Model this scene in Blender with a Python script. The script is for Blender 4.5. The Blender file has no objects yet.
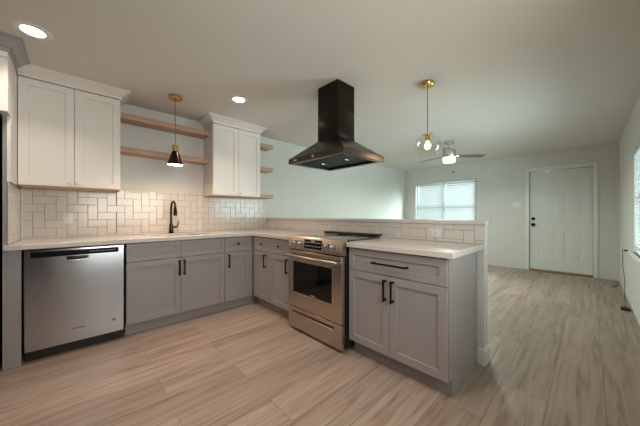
import bpy, bmesh, math, random
from math import radians, sin, cos, pi
from mathutils import Vector, Matrix
random.seed(7)
S = bpy.context.scene
COL = S.collection

# ------------------------------------------------------------------ camera
H = 2.383                      # ceiling height
YW = 3.59                      # sink wall
XW = 6.795                     # far wall with the front door
YR = -0.361                    # window wall on the right
XK = -1.45                     # kitchen end wall
cam_d = bpy.data.cameras.new('camera')
cam_d.sensor_width = 36.0
cam_d.lens = 256.63 / 640 * 36.0
cam_d.shift_y = (214.627 - 213.0) / 640
cam_d.clip_start = 0.02
cam = bpy.data.objects.new('camera', cam_d)
cam.location = (0, 0, 1.14)
cam.rotation_euler = (pi / 2, 0, -radians(43.674))
COL.objects.link(cam)
S.camera = cam

# ------------------------------------------------------------------ exposure, world
S.view_settings.view_transform = 'Standard'
S.view_settings.look = 'None'
S.view_settings.gamma = 1.0
S.view_settings.use_curve_mapping = False
S.view_settings.exposure = 0.0
S.cycles.use_denoising = True
S.cycles.max_bounces = 14
S.cycles.diffuse_bounces = 8
S.cycles.glossy_bounces = 6
S.cycles.transparent_max_bounces = 16
S.cycles.sample_clamp_indirect = 2.0
S.cycles.caustics_reflective = False
S.cycles.caustics_refractive = False

W = bpy.data.worlds.new('sky')
S.world = W
W.use_nodes = True
bg = W.node_tree.nodes['Background']
bg.inputs['Color'].default_value = (0.80, 0.97, 1.0, 1)
bg.inputs['Strength'].default_value = 1.7

def area_light(name, loc, rot, sx, sy, power, col, spread=180):
    l = bpy.data.lights.new(name, 'AREA')
    l.shape = 'RECTANGLE'; l.size = sx; l.size_y = sy
    l.energy = power; l.color = col; l.spread = radians(spread)
    o = bpy.data.objects.new(name, l)
    o.location = loc; o.rotation_euler = rot
    COL.objects.link(o)
    return o

DAY = (0.76, 1.0, 0.93)
WARM = (1.0, 0.845, 0.725)
# daylight standing outside the two windows
area_light('daylight_far_window', (XW + 1.60, 1.70, 2.55), (0, radians(60), radians(-25)), 2.4, 2.4, 1500, DAY)
area_light('daylight_right_window', (3.75, YR - 0.42, 1.08), (radians(101), 0, 0), 1.9, 1.5, 150, (0.74, 0.96, 1.0))
area_light('kitchen_fill', (0.90, YR - 0.30, 1.45), (radians(90), 0, 0), 1.7, 1.2, 53, (1.0, 0.915, 0.86))  # added fill from behind the camera, shining through an invented window
RECESSED_W = 4.8

# ------------------------------------------------------------------ materials
def mat(name):
    m = bpy.data.materials.new(name); m.use_nodes = True
    nt = m.node_tree
    return m, nt, nt.nodes['Principled BSDF']

def N(nt, t, **kw):
    n = nt.nodes.new(t)
    for k, v in kw.items():
        setattr(n, k, v)
    return n

def simple(name, col, rough=0.5, metal=0.0, spec=0.5, bump=0.0, bscale=200, var=0.0, vscale=6, coat=0.0):
    m, nt, b = mat(name)
    b.inputs['Base Color'].default_value = (*col, 1)
    b.inputs['Roughness'].default_value = rough
    b.inputs['Metallic'].default_value = metal
    b.inputs['Specular IOR Level'].default_value = spec
    b.inputs['Coat Weight'].default_value = coat
    tc = N(nt, 'ShaderNodeTexCoord')
    if var:
        n = N(nt, 'ShaderNodeTexNoise'); n.inputs['Scale'].default_value = vscale; n.inputs['Detail'].default_value = 4
        nt.links.new(tc.outputs['Object'], n.inputs['Vector'])
        mx = N(nt, 'ShaderNodeMix', data_type='RGBA')
        nt.links.new(n.outputs['Fac'], mx.inputs['Factor'])
        mx.inputs['A'].default_value = (*[c * (1 - var) for c in col], 1)
        mx.inputs['B'].default_value = (*[min(1, c * (1 + var)) for c in col], 1)
        nt.links.new(mx.outputs['Result'], b.inputs['Base Color'])
    if bump:
        n = N(nt, 'ShaderNodeTexNoise'); n.inputs['Scale'].default_value = bscale; n.inputs['Detail'].default_value = 3
        nt.links.new(tc.outputs['Object'], n.inputs['Vector'])
        bp = N(nt, 'ShaderNodeBump'); bp.inputs['Strength'].default_value = bump; bp.inputs['Distance'].default_value = 0.002
        nt.links.new(n.outputs['Fac'], bp.inputs['Height'])
        nt.links.new(bp.outputs['Normal'], b.inputs['Normal'])
    return m

def emissive(name, col, s):
    m, nt, b = mat(name)
    b.inputs['Base Color'].default_value = (0.9, 0.9, 0.9, 1)
    b.inputs['Emission Color'].default_value = (*col, 1)
    b.inputs['Emission Strength'].default_value = s
    return m

def brushed(name, col, rough, axis='x', fine=260.0, amt=0.10, aniso=0.0, rv=0.08):
    m, nt, b = mat(name)
    b.inputs['Metallic'].default_value = 1.0
    if aniso:
        tg = N(nt, 'ShaderNodeTangent', direction_type='RADIAL', axis='Z')
        nt.links.new(tg.outputs[0], b.inputs['Tangent'])
        b.inputs['Anisotropic'].default_value = aniso; b.inputs['Anisotropic Rotation'].default_value = 0.25
    tc = N(nt, 'ShaderNodeTexCoord'); mp = N(nt, 'ShaderNodeMapping')
    sc = {'x': (1.5, fine, fine), 'z': (fine, fine, 1.5)}[axis]
    mp.inputs['Scale'].default_value = sc
    n = N(nt, 'ShaderNodeTexNoise'); n.inputs['Scale'].default_value = 1.0; n.inputs['Detail'].default_value = 3
    nt.links.new(tc.outputs['Object'], mp.inputs['Vector']); nt.links.new(mp.outputs['Vector'], n.inputs['Vector'])
    mr = N(nt, 'ShaderNodeMapRange')
    mr.inputs['To Min'].default_value = rough - rv; mr.inputs['To Max'].default_value = rough + rv
    nt.links.new(n.outputs['Fac'], mr.inputs['Value']); nt.links.new(mr.outputs['Result'], b.inputs['Roughness'])
    mx = N(nt, 'ShaderNodeMix', data_type='RGBA')
    mx.inputs['A'].default_value = (*[c * (1 - amt) for c in col], 1); mx.inputs['B'].default_value = (*[c * (1 + amt) for c in col], 1)
    nt.links.new(n.outputs['Fac'], mx.inputs['Factor']); nt.links.new(mx.outputs['Result'], b.inputs['Base Color'])
    return m

def thin_glass(name, tint=(1, 1, 1), lo=0.03, hi=0.5):
    m = bpy.data.materials.new(name); m.use_nodes = True
    nt = m.node_tree; nt.nodes.clear()
    o = N(nt, 'ShaderNodeOutputMaterial'); mx = N(nt, 'ShaderNodeMixShader')
    t = N(nt, 'ShaderNodeBsdfTransparent'); g = N(nt, 'ShaderNodeBsdfGlossy'); lw = N(nt, 'ShaderNodeLayerWeight')
    t.inputs['Color'].default_value = (*tint, 1); g.inputs['Roughness'].default_value = 0.02
    lw.inputs['Blend'].default_value = 0.25
    mr = N(nt, 'ShaderNodeMapRange'); mr.inputs['To Min'].default_value = lo; mr.inputs['To Max'].default_value = hi
    nt.links.new(lw.outputs['Facing'], mr.inputs['Value'])
    nt.links.new(mr.outputs['Result'], mx.inputs['Fac'])
    nt.links.new(t.outputs[0], mx.inputs[1]); nt.links.new(g.outputs[0], mx.inputs[2]); nt.links.new(mx.outputs[0], o.inputs[0])
    return m

def floor_mat():
    m, nt, b = mat('wood_look_plank_tile')
    L = nt.links.new
    tc = N(nt, 'ShaderNodeTexCoord')
    mp = N(nt, 'ShaderNodeMapping')
    mp.inputs['Location'].default_value = (0.35, 0.068 + 0.2395 * 4, 0)
    L(tc.outputs['Object'], mp.inputs['Vector'])
    br = N(nt, 'ShaderNodeTexBrick')
    br.offset = 0.37; br.offset_frequency = 2; br.squash = 1.0
    br.inputs['Scale'].default_value = 1.0
    br.inputs['Brick Width'].default_value = 1.22
    br.inputs['Row Height'].default_value = 0.2395
    br.inputs['Mortar Size'].default_value = 0.0020
    br.inputs['Mortar Smooth'].default_value = 0.1
    br.inputs['Bias'].default_value = 0.0
    br.inputs['Color1'].default_value = (0, 0, 0, 1); br.inputs['Color2'].default_value = (1, 1, 1, 1)
    br.inputs['Mortar'].default_value = (0.5, 0.5, 0.5, 1)
    L(mp.outputs['Vector'], br.inputs['Vector'])
    # grain along the plank, a different piece of it in every plank
    mul = N(nt, 'ShaderNodeMath', operation='MULTIPLY'); mul.inputs[1].default_value = 37.0
    L(br.outputs['Color'], mul.inputs[0])
    def grain(sx, sy, detail, dist=0.0):
        g = N(nt, 'ShaderNodeMapping'); g.inputs['Scale'].default_value = (sx, sy, 1)
        L(tc.outputs['Object'], g.inputs['Vector'])
        n = N(nt, 'ShaderNodeTexNoise', noise_dimensions='4D')
        n.inputs['Scale'].default_value = 1.0; n.inputs['Detail'].default_value = detail; n.inputs['Distortion'].default_value = dist
        L(g.outputs['Vector'], n.inputs['Vector']); L(mul.outputs[0], n.inputs['W'])
        return n
    g1 = grain(1.2, 18, 6, 1.6); g2 = grain(2.0, 75, 4, 0.3)
    r1 = N(nt, 'ShaderNodeValToRGB')
    r1.color_ramp.elements[0].position = 0.30; r1.color_ramp.elements[0].color = (0.190, 0.130, 0.100, 1)
    r1.color_ramp.elements[1].position = 0.70; r1.color_ramp.elements[1].color = (0.385, 0.302, 0.252, 1)
    e = r1.color_ramp.elements.new(0.47); e.color = (0.310, 0.234, 0.188, 1)
    L(g1.outputs['Fac'], r1.inputs['Fac'])
    mx = N(nt, 'ShaderNodeMix', data_type='RGBA', blend_type='MULTIPLY'); mx.inputs['Factor'].default_value = 1.0
    mr = N(nt, 'ShaderNodeMapRange'); mr.inputs['To Min'].default_value = 0.82; mr.inputs['To Max'].default_value = 1.16
    L(g2.outputs['Fac'], mr.inputs['Value']); L(r1.outputs['Color'], mx.inputs['A']); L(mr.outputs['Result'], mx.inputs['B'])
    mx2 = N(nt, 'ShaderNodeMix', data_type='RGBA', blend_type='MULTIPLY'); mx2.inputs['Factor'].default_value = 1.0
    mr2 = N(nt, 'ShaderNodeMapRange'); mr2.inputs['To Min'].default_value = 0.87; mr2.inputs['To Max'].default_value = 1.15
    L(br.outputs['Color'], mr2.inputs['Value']); L(mx.outputs['Result'], mx2.inputs['A']); L(mr2.outputs['Result'], mx2.inputs['B'])
    mx3 = N(nt, 'ShaderNodeMix', data_type='RGBA')
    L(br.outputs['Fac'], mx3.inputs['Factor']); L(mx2.outputs['Result'], mx3.inputs['A'])
    mx3.inputs['B'].default_value = (0.175, 0.14, 0.115, 1)
    L(mx3.outputs['Result'], b.inputs['Base Color'])
    b.inputs['Roughness'].default_value = 0.42
    b.inputs['Specular IOR Level'].default_value = 0.4
    bp = N(nt, 'ShaderNodeBump'); bp.inputs['Strength'].default_value = 0.25; bp.inputs['Distance'].default_value = 0.002; bp.invert = True
    L(br.outputs['Fac'], bp.inputs['Height']); L(bp.outputs['Normal'], b.inputs['Normal'])
    return m

def wood(name, c0, c1, rough=0.5, axis=(2, 40, 40)):
    m, nt, b = mat(name)
    tc = N(nt, 'ShaderNodeTexCoord'); mp = N(nt, 'ShaderNodeMapping'); mp.inputs['Scale'].default_value = axis
    n = N(nt, 'ShaderNodeTexNoise'); n.inputs['Scale'].default_value = 1.0; n.inputs['Detail'].default_value = 5; n.inputs['Distortion'].default_value = 0.6
    r = N(nt, 'ShaderNodeValToRGB')
    r.color_ramp.elements[0].position = 0.3; r.color_ramp.elements[0].color = (*c0, 1)
    r.color_ramp.elements[1].position = 0.7; r.color_ramp.elements[1].color = (*c1, 1)
    nt.links.new(tc.outputs['Object'], mp.inputs['Vector']); nt.links.new(mp.outputs['Vector'], n.inputs['Vector'])
    nt.links.new(n.outputs['Fac'], r.inputs['Fac']); nt.links.new(r.outputs['Color'], b.inputs['Base Color'])
    b.inputs['Roughness'].default_value = rough
    return m

def blind_mat():
    m = bpy.data.materials.new('white_blind_slat'); m.use_nodes = True
    nt = m.node_tree; b = nt.nodes['Principled BSDF']; o = nt.nodes['Material Output']
    b.inputs['Base Color'].default_value = (0.58, 0.56, 0.58, 1); b.inputs['Roughness'].default_value = 0.5
    t = N(nt, 'ShaderNodeBsdfTranslucent'); t.inputs['Color'].default_value = (0.50, 0.55, 0.55, 1)
    mx = N(nt, 'ShaderNodeMixShader'); mx.inputs['Fac'].default_value = 0.12
    nt.links.new(b.outputs[0], mx.inputs[1]); nt.links.new(t.outputs[0], mx.inputs[2]); nt.links.new(mx.outputs[0], o.inputs[0])
    return m

M = dict(
    floor=floor_mat(),
    wall=simple('greige_wall_paint', (0.640, 0.630, 0.602), 0.65, spec=0.3, bump=0.12, bscale=160),
    ceiling=simple('ceiling_paint', (0.66, 0.63, 0.585), 0.75, spec=0.2, bump=0.2, bscale=120),
    trim=simple('white_trim_paint', (0.74, 0.75, 0.72), 0.4, var=0.02),
    door=simple('white_door_paint', (0.70, 0.72, 0.69), 0.42, var=0.02),
    grey=simple('grey_cabinet_paint', (0.305, 0.285, 0.285), 0.42, var=0.03, vscale=3),
    white=simple('white_cabinet_paint', (0.745, 0.695, 0.65), 0.40, var=0.02, vscale=3),
    counter=simple('white_quartz', (0.60, 0.565, 0.54), 0.20, var=0.03, vscale=14, spec=0.5),
    tile=simple('glazed_subway_tile', (0.64, 0.60, 0.56), 0.16, var=0.05, vscale=9, spec=0.6),
    grout=simple('grey_grout', (0.20, 0.185, 0.175), 0.9, var=0.05),
    black=simple('black_hardware', (0.003, 0.003, 0.003), 0.45, spec=0.15, var=0.1),
    blackplastic=simple('black_plastic', (0.010, 0.010, 0.011), 0.35, var=0.1),
    blackglass=simple('black_glass', (0.004, 0.004, 0.004), 0.04, var=0.1, spec=0.35),
    cooktop=simple('cooktop_glass', (0.02, 0.02, 0.021), 0.06, var=0.1, spec=0.9, coat=0.6),
    steel=brushed('stainless_steel', (0.60, 0.585, 0.57), 0.27, 'x'),
    steeldw=brushed('stainless_steel_door', (0.48, 0.505, 0.55), 0.20, 'x', 500.0, 0.008, 0.85, 0.02),
    rangesteel=brushed('warm_stainless_steel', (0.54, 0.47, 0.41), 0.25, 'x', 500.0, 0.015, 0.6, 0.02),
    hood=brushed('black_stainless_steel', (0.034, 0.027, 0.022), 0.30, 'x'),
    hoodrim=brushed('hood_rim_steel', (0.10, 0.082, 0.070), 0.32, 'x'),
    filter=simple('hood_filter_mesh', (0.008, 0.008, 0.008), 0.5, metal=0.3, bump=0.5, bscale=400),
    brass=simple('brass', (0.70, 0.44, 0.17), 0.22, metal=1.0, var=0.06),
    bronze=simple('dark_bronze', (0.045, 0.028, 0.022), 0.16, metal=1.0, var=0.1),
    nickel=simple('satin_nickel', (0.62, 0.58, 0.54), 0.28, metal=1.0, var=0.05),
    copper=simple('brushed_copper_nickel', (0.62, 0.50, 0.40), 0.35, metal=1.0, var=0.06),
    cord=simple('grey_cord', (0.10, 0.10, 0.09), 0.6, var=0.1),
    oak=wood('light_oak', (0.40, 0.235, 0.15), (0.56, 0.36, 0.24)),
    rawwood=wood('raw_maple_edge', (0.42, 0.25, 0.14), (0.55, 0.36, 0.22)),
    threshold=wood('stained_threshold', (0.22, 0.12, 0.06), (0.33, 0.19, 0.10), axis=(40, 2, 40)),
    darkwood=wood('dark_stained_wood', (0.05, 0.03, 0.02), (0.09, 0.055, 0.035), axis=(40, 40, 2)),
    plastic=simple('white_plastic', (0.72, 0.71, 0.68), 0.35, var=0.02),
    blade=simple('fan_blade_laminate', (0.13, 0.115, 0.10), 0.45, var=0.1, vscale=12),
    blind=blind_mat(),
    glass=thin_glass('window_glass', (0.97, 1.0, 0.99)),
    globe=thin_glass('clear_globe_glass', (0.985, 0.985, 0.98), 0.015, 0.55),
    led=emissive('downlight_lens', (1.0, 0.93, 0.82), 14.0),
    bulb=emissive('warm_bulb', (1.0, 0.66, 0.30), 16.0),
    conebulb=emissive('pendant_bulb', (1.0, 0.84, 0.62), 14.0),
    fanlight=emissive('fan_light_lens', (1.0, 0.97, 0.90), 2.5),
    mark=simple('pale_print', (0.55, 0.55, 0.55), 0.5, var=0.02),
    badge=simple('dark_badge', (0.06, 0.05, 0.05), 0.4, var=0.1),
)

# ------------------------------------------------------------------ mesh builder
class MB:
    def __init__(s): s.bm = bmesh.new()
    def box(s, x0, x1, y0, y1, z0, z1, bev=0.0, seg=2):
        x0, x1 = sorted((x0, x1)); y0, y1 = sorted((y0, y1)); z0, z1 = sorted((z0, z1))
        g = bmesh.ops.create_cube(s.bm, size=1.0)
        for v in g['verts']:
            v.co = Vector(((x0 + x1) / 2 + v.co.x * (x1 - x0), (y0 + y1) / 2 + v.co.y * (y1 - y0), (z0 + z1) / 2 + v.co.z * (z1 - z0)))
        if bev:
            ed = list({e for v in g['verts'] for e in v.link_edges})
            bmesh.ops.bevel(s.bm, geom=ed, offset=min(bev, 0.45 * min(x1 - x0, y1 - y0, z1 - z0)), segments=seg, profile=0.5, affect='EDGES')
        return s
    def quad(s, pts):
        s.bm.faces.new([s.bm.verts.new(p) for p in pts]); return s
    def hexa(s, a, b):           # two quads joined into a closed solid
        va = [s.bm.verts.new(p) for p in a]; vb = [s.bm.verts.new(p) for p in b]
        n = len(va)
        s.bm.faces.new(va[::-1]); s.bm.faces.new(vb)
        for i in range(n):
            s.bm.faces.new((va[i], va[(i + 1) % n], vb[(i + 1) % n], vb[i]))
        return s
    def prism(s, prof, fn, a, b):   # closed 2-D profile swept from a to b, fn(u,v,w)->xyz
        return s.hexa([fn(u, v, a) for u, v in prof], [fn(u, v, b) for u, v in prof])
    def ring(s, loops, close=True, cap0=True, cap1=True):
        vs = [[s.bm.verts.new(p) for p in l] for l in loops]
        n = len(vs[0])
        for a, b in zip(vs, vs[1:]):
            for i in range(n if close else n - 1):
                s.bm.faces.new((a[i], a[(i + 1) % n], b[(i + 1) % n], b[i]))
        if cap0: s.bm.faces.new(vs[0][::-1])
        if cap1: s.bm.faces.new(vs[-1])
        return s
    def lathe(s, prof, c=(0, 0, 0), axis='z', seg=32, cap0=True, cap1=True):
        loops = []
        for r, h in prof:
            l = []
            for i in range(seg):
                a = 2 * pi * i / seg
                u, v = r * cos(a), r * sin(a)
                p = {'z': (u, v, h), 'y': (u, h, v), 'x': (h, u, v)}[axis]
                l.append((p[0] + c[0], p[1] + c[1], p[2] + c[2]))
            loops.append(l)
        return s.ring(loops, True, cap0, cap1)
    def tube(s, pts, r, seg=10, rr=None):
        pts = [Vector(p) for p in pts]
        loops = []
        up = None
        for i, p in enumerate(pts):
            t = (pts[min(i + 1, len(pts) - 1)] - pts[max(i - 1, 0)]).normalized()
            if up is None:
                up = Vector((0, 0, 1)) if abs(t.z) < 0.9 else Vector((1, 0, 0))
            side = t.cross(up).normalized(); up = side.cross(t).normalized()
            q = rr[i] if rr else r
            loops.append([p + side * q * cos(2 * pi * k / seg) + up * q * sin(2 * pi * k / seg) for k in range(seg)])
        return s.ring(loops)
    def shaker(s, x0, x1, z0, z1, y0, t=0.02, rail=0.055, rec=0.009, slope=0.006, bev=0.002):
        # door or drawer front: framed panel, front at y0, depth grows with y
        def R(i, y, ): return [(x0 + i, y, z0 + i), (x1 - i, y, z0 + i), (x1 - i, y, z1 - i), (x0 + i, y, z1 - i)]
        loops = [R(0, y0 + t), R(0, y0 + bev), R(bev, y0), R(rail, y0), R(rail + slope * 0.4, y0 + rec)]
        return s.ring(loops)
    def slab(s, rects, holes, w0, w1, fn):
        us = sorted({u for r in rects + holes for u in r[:2]}); vs = sorted({v for r in rects + holes for v in r[2:]})
        def inn(i, j):
            if i < 0 or j < 0 or i >= len(us) - 1 or j >= len(vs) - 1: return False
            u = (us[i] + us[i + 1]) / 2; v = (vs[j] + vs[j + 1]) / 2
            f = lambda r: r[0] < u < r[1] and r[2] < v < r[3]
            return any(map(f, rects)) and not any(map(f, holes))
        cache = {}
        def V(i, j, w):
            k = (i, j, w)
            if k not in cache: cache[k] = s.bm.verts.new(fn(us[i], vs[j], w1 if w else w0))
            return cache[k]
        for i in range(len(us) - 1):
            for j in range(len(vs) - 1):
                if not inn(i, j): continue
                q = [(i, j), (i + 1, j), (i + 1, j + 1), (i, j + 1)]
                s.bm.faces.new([V(*p, 1) for p in q]); s.bm.faces.new([V(*p, 0) for p in q[::-1]])
                for (a, b), (di, dj) in zip(((0, 1), (1, 2), (2, 3), (3, 0)), ((0, -1), (1, 0), (0, 1), (-1, 0))):
                    if not inn(i + di, j + dj):
                        s.bm.faces.new([V(*q[a], 0), V(*q[b], 0), V(*q[b], 1), V(*q[a], 1)])
        return s
    def build(s, name, m, parent=None, loc=None, smooth=True):
        bmesh.ops.remove_doubles(s.bm, verts=s.bm.verts, dist=1e-6)
        bmesh.ops.recalc_face_normals(s.bm, faces=s.bm.faces)
        me = bpy.data.meshes.new(name); s.bm.to_mesh(me); s.bm.free()
        me.materials.append(m)
        if smooth:
            me.shade_smooth(); me.set_sharp_from_angle(angle=radians(38))
        o = bpy.data.objects.new(name, me); COL.objects.link(o)
        if loc is not None:
            for v in me.vertices: v.co -= Vector(loc)
            o.location = loc
        if parent is not None: o.parent = parent
        return o

def tag(o, label, cat, group=None, kind=None):
    o['label'] = label; o['category'] = cat
    if group: o['group'] = group
    if kind: o['kind'] = kind
    return o
def thing(name, label, cat, loc=(0, 0, 0), rz=0.0, group=None, kind=None):
    o = bpy.data.objects.new(name, None); COL.objects.link(o)
    o.empty_display_size = 0.1
    o.location = loc; o.rotation_euler = (0, 0, rz)
    return tag(o, label, cat, group, kind)
def kids(o): return [c for c in bpy.data.objects if c.parent == o]
def dup(o, loc, label, rz=None, parent=None):
    c = o.copy(); COL.objects.link(c)
    if parent is None:
        c.location = loc; c['label'] = label
        if rz is not None: c.rotation_euler = (0, 0, rz)
    else: c.parent = parent
    for k in kids(o): dup(k, None, None, None, c)
    return c
def struct(o, label, cat): return tag(o, label, cat, None, 'structure')
XYZ = lambda u, v, w: (u, v, w)
XZY = lambda u, v, w: (u, w, v)      # wall running along X
YZX = lambda u, v, w: (w, u, v)      # wall running along Y
R90 = -pi / 2

# ------------------------------------------------------------------ room shell
XT = 2.253                     # where the kitchen part of the sink wall ends
struct(MB().box(XK, XW, YR, YW + 0.015, -0.08, 0).build('floor', M['floor']), 'greige wood-look plank tile floor through kitchen and living room', 'floor')
struct(MB().box(XK - 0.1, XW + 0.1, YR - 0.1, YW + 0.12, H, H + 0.08).build('ceiling', M['ceiling']), 'flat off-white ceiling over kitchen and living room', 'ceiling')
wl = MB().slab([(XK, XT, 0, H)], [], YW, YW + 0.115, XZY)
wl.slab([(XT, XW + 0.1, 0, H)], [], YW + 0.015, YW + 0.115, XZY)
struct(wl.build('wall_left', M['wall']), 'long painted wall behind the sink run, continuing into the living room', 'wall')
W1 = (1.816, 3.293, 0.80, 1.990)          # far window, Y0 Y1 Z0 Z1
D1 = (-0.056, 0.848, 0.0, 2.018)          # front door opening
W2 = (2.95, 4.648, 0.70, 1.883)           # right window, X0 X1 Z0 Z1
D2 = (-1.10, -0.24, 0.0, 2.03)             # unseen dark door beside the camera, added to darken steel reflections
W3 = (0.05, 1.65, 0.95, 1.95)             # unseen window beside the camera, added to let fill light in
struct(MB().slab([(YR, YW + 0.015, 0, H)], [W1, D1], XW, XW + 0.1, YZX).build('wall_back', M['wall']), 'far living room wall with the window and the front door', 'wall')
struct(MB().slab([(XK, XW + 0.1, 0, H)], [W2, W3, D2], YR - 0.1, YR, XZY).build('wall_right', M['wall']), 'right-hand living room wall with the blind-covered window', 'wall')
struct(MB().slab([(YR, YW, 0, H)], [], XK - 0.1, XK, YZX).build('wall_front', M['wall']), 'kitchen end wall beside the refrigerator, behind the camera', 'wall')
PX0, PX1, PY0 = 2.245, 2.335, 0.547
struct(MB().box(PX0, PX1, PY0, YW, 0, 1.061).build('wall_peninsula', M['wall']), 'low painted half wall behind the peninsula cabinets carrying the bar ledge', 'wall')
bb = MB()
def around(o): return [(PX0 - o, PX0 - 0.0004, PY0 - o, 0.590), (PX0 - o, PX1 + o, PY0 - o, PY0 - 0.0004), (PX1 + 0.0004, PX1 + o, PY0 - o, YW)]
bb.slab(around(0.013), [], 0.0, 0.106, XYZ); bb.slab(around(0.008), [], 0.106, 0.122, XYZ)
struct(bb.build('baseboard_peninsula', M['trim']), 'white baseboard wrapping the end of the half wall', 'baseboard')

# window 1, far wall
def window(name, ax, r, inner, label, horn=0.04):
    y0, y1, z0, z1 = r
    fn = (lambda u, v, w: (w, u, v)) if ax == 'x' else (lambda u, v, w: (u, w, v))
    sgn = 1 if ax == 'x' else -1
    t = thing(name, label, 'window', fn((y0 + y1) / 2, z0, inner), 0, None, 'structure')
    L = t.location
    def bx(mb, a, b, c, d, e, f):
        p, q = fn(a, c, inner + sgn * e), fn(b, d, inner + sgn * f)
        mb.box(p[0], q[0], p[1], q[1], p[2], q[2], 0.002)
    f = MB(); k = 0.045
    bx(f, y0, y1, z0, z0 + k, 0.06, 0.10); bx(f, y0, y1, z1 - k, z1, 0.06, 0.10)
    bx(f, y0, y0 + k, z0 + k, z1 - k, 0.06, 0.10); bx(f, y1 - k, y1, z0 + k, z1 - k, 0.06, 0.10)
    m = (y0 + y1) / 2; bx(f, m - 0.014, m + 0.014, z0 + k, z1 - k, 0.062, 0.098)
    zm = (z0 + z1) / 2; bx(f, y0 + k, m - 0.014, zm - 0.010, zm + 0.010, 0.064, 0.096); bx(f, m + 0.014, y1 - k, zm - 0.010, zm + 0.010, 0.064, 0.096)
    o = f.build('window_frame', M['trim'], None, L); o.location = (0, 0, 0); o.parent = t
    g = MB(); bx(g, y0 + k, y1 - k, z0 + k, z1 - k, 0.078, 0.082)
    o = g.build('window_pane', M['glass'], None, L); o.location = (0, 0, 0); o.parent = t
    s = MB(); bx(s, y0 - 0.04, y1 + horn, z0 - 0.03, z0, -0.035, 0.06)
    o = s.build('window_sill', M['trim'], None, L); o.location = (0, 0, 0); o.parent = t
    return t
window('window_1', 'x', W1, XW, 'living room window in the far wall behind white blinds')
window('window_2', 'y', W2, YR, 'living room window in the right wall behind white blinds', 0.36)

d2 = thing('added_dark_door', 'added dark stained wood door in the right wall, unseen behind the camera', 'door', (-0.67, YR, 0), 0, None, 'structure')
MB().box(-0.4299, 0.4299, -0.06, -0.02, 0.01, 2.0295).build('door_leaf', M['darkwood'], d2)
c2 = MB(); c2.box(-0.50, -0.43, 0.0005, 0.016, 0, 2.10); c2.box(0.43, 0.50, 0.0005, 0.016, 0, 2.10); c2.box(-0.43, 0.43, 0.0005, 0.016, 2.03, 2.10); c2.build('door_casing', M['trim'], d2)
MB().lathe([(0.0, 0.04), (0.028, 0.03), (0.026, 0.01), (0.012, 0.0), (0.012, -0.0198)], (0.36, 0, 0.95), 'y', 18, cap0=False, cap1=False).build('knob', M['nickel'], d2)
window('fill_window', 'y', W3, YR, 'unseen window added in the right wall beside the camera for fill light')

def blind(ax, r, inner, label, tilt):
    y0, y1, z0, z1 = r
    sgn = 1 if ax == 'x' else -1
    fn = (lambda u, v, w: (inner + sgn * w, u, v)) if ax == 'x' else (lambda u, v, w: (u, inner + sgn * w, v))
    base = Vector(fn((y0 + y1) / 2, z0, 0.03))
    t = thing('window_blind', label, 'blind', base, 0, 'horizontal window blinds')
    def put(mb, n, m):
        o = mb.build(n, m, None, base); o.location = (0, 0, 0); o.parent = t; return o
    h = MB(); p, q = fn(y0 + 0.006, z1 - 0.045, 0.005), fn(y1 - 0.006, z1 - 0.003, 0.055); h.box(p[0], q[0], p[1], q[1], p[2], q[2], 0.003); put(h, 'head_rail', M['plastic'])
    s = MB(); z = z1 - 0.07; wd = 0.025
    while z > z0 + 0.05:
        a = [fn(u, z + sg * wd * sin(tilt) + c, 0.03 + sg * wd * cos(tilt)) for u, sg, c in ((y0 + 0.01, -1, 0), (y1 - 0.01, -1, 0), (y1 - 0.01, 1, 0), (y0 + 0.01, 1, 0))]
        b = [(x, y, zz + 0.0025) for x, y, zz in a]
        s.hexa(a, b); z -= 0.043
    put(s, 'slats', M['blind'])
    b = MB(); p, q = fn(y0 + 0.01, z0 + 0.004, 0.008), fn(y1 - 0.01, z0 + 0.026, 0.052); b.box(p[0], q[0], p[1], q[1], p[2], q[2], 0.003); put(b, 'bottom_rail', M['plastic'])
    for fr in (0.12, 0.5, 0.88):
        u = y0 + (y1 - y0) * fr
        c = MB(); c.tube([fn(u, z0 + 0.02, 0.003), fn(u, z1 - 0.04, 0.003)], 0.0016, 6); put(c, 'ladder_cord', M['plastic'])
    u = y0 + 0.10 if ax == 'y' else y1 - 0.10
    c = MB(); c.tube([fn(u, z1 - 0.6, -0.004), fn(u, z1 - 0.05, -0.004)], 0.004, 8); put(c, 'tilt_wand', M['plastic'])
    return t
blind('x', W1, XW, 'white horizontal slat blind in the far window, glowing above the bar ledge', radians(52))
blind('y', W2, YR, 'white horizontal slat blind in the right-hand window at the photo edge', radians(-20))

# front door
dt = thing('door_1', 'white six-panel front door with black knob and deadbolt in the far wall', 'door', (XW, (D1[0] + D1[1]) / 2, 0), R90, None, 'structure')
DW_, DH = 0.448, 2.010             # half width, height; local x -> -Y, local y -> +X
def door_panels():
    mb = MB()
    x0, x1, z0, z1 = -DW_, DW_, 0.036, DH
    cols = ((-0.315, -0.055), (0.055, 0.315)); rows = ((0.26, 0.80), (0.98, 1.60), (1.71, 1.88))
    rects = [(x0, x1, z0, z1)]; holes = [(a, b, c, d) for a, b in cols for c, d in rows]
    mb.slab(rects, holes, 0.020, 0.050, XZY)
    mb.box(x0, x1, 0.044, 0.056, z0, z1)
    for a, b, c, d in holes:
        def R(i, y): return [(a + i, y, c + i), (b - i, y, c + i), (b - i, y, d - i), (a + i, y, d - i)]
        mb.ring([R(0, 0.046), R(0.0, 0.021), R(0.012, 0.0265), R(0.022, 0.0265), R(0.045, 0.0215)], cap0=False)
    return mb
door_panels().build('door_leaf', M['door'], dt)
MB().lathe([(0.0, 0.020), (0.031, 0.020), (0.031, 0.010), (0.026, 0.005), (0.0, 0.004)], (-0.392, 0, 1.055), 'y', cap0=False, cap1=False).build('deadbolt', M['black'], dt)
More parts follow.
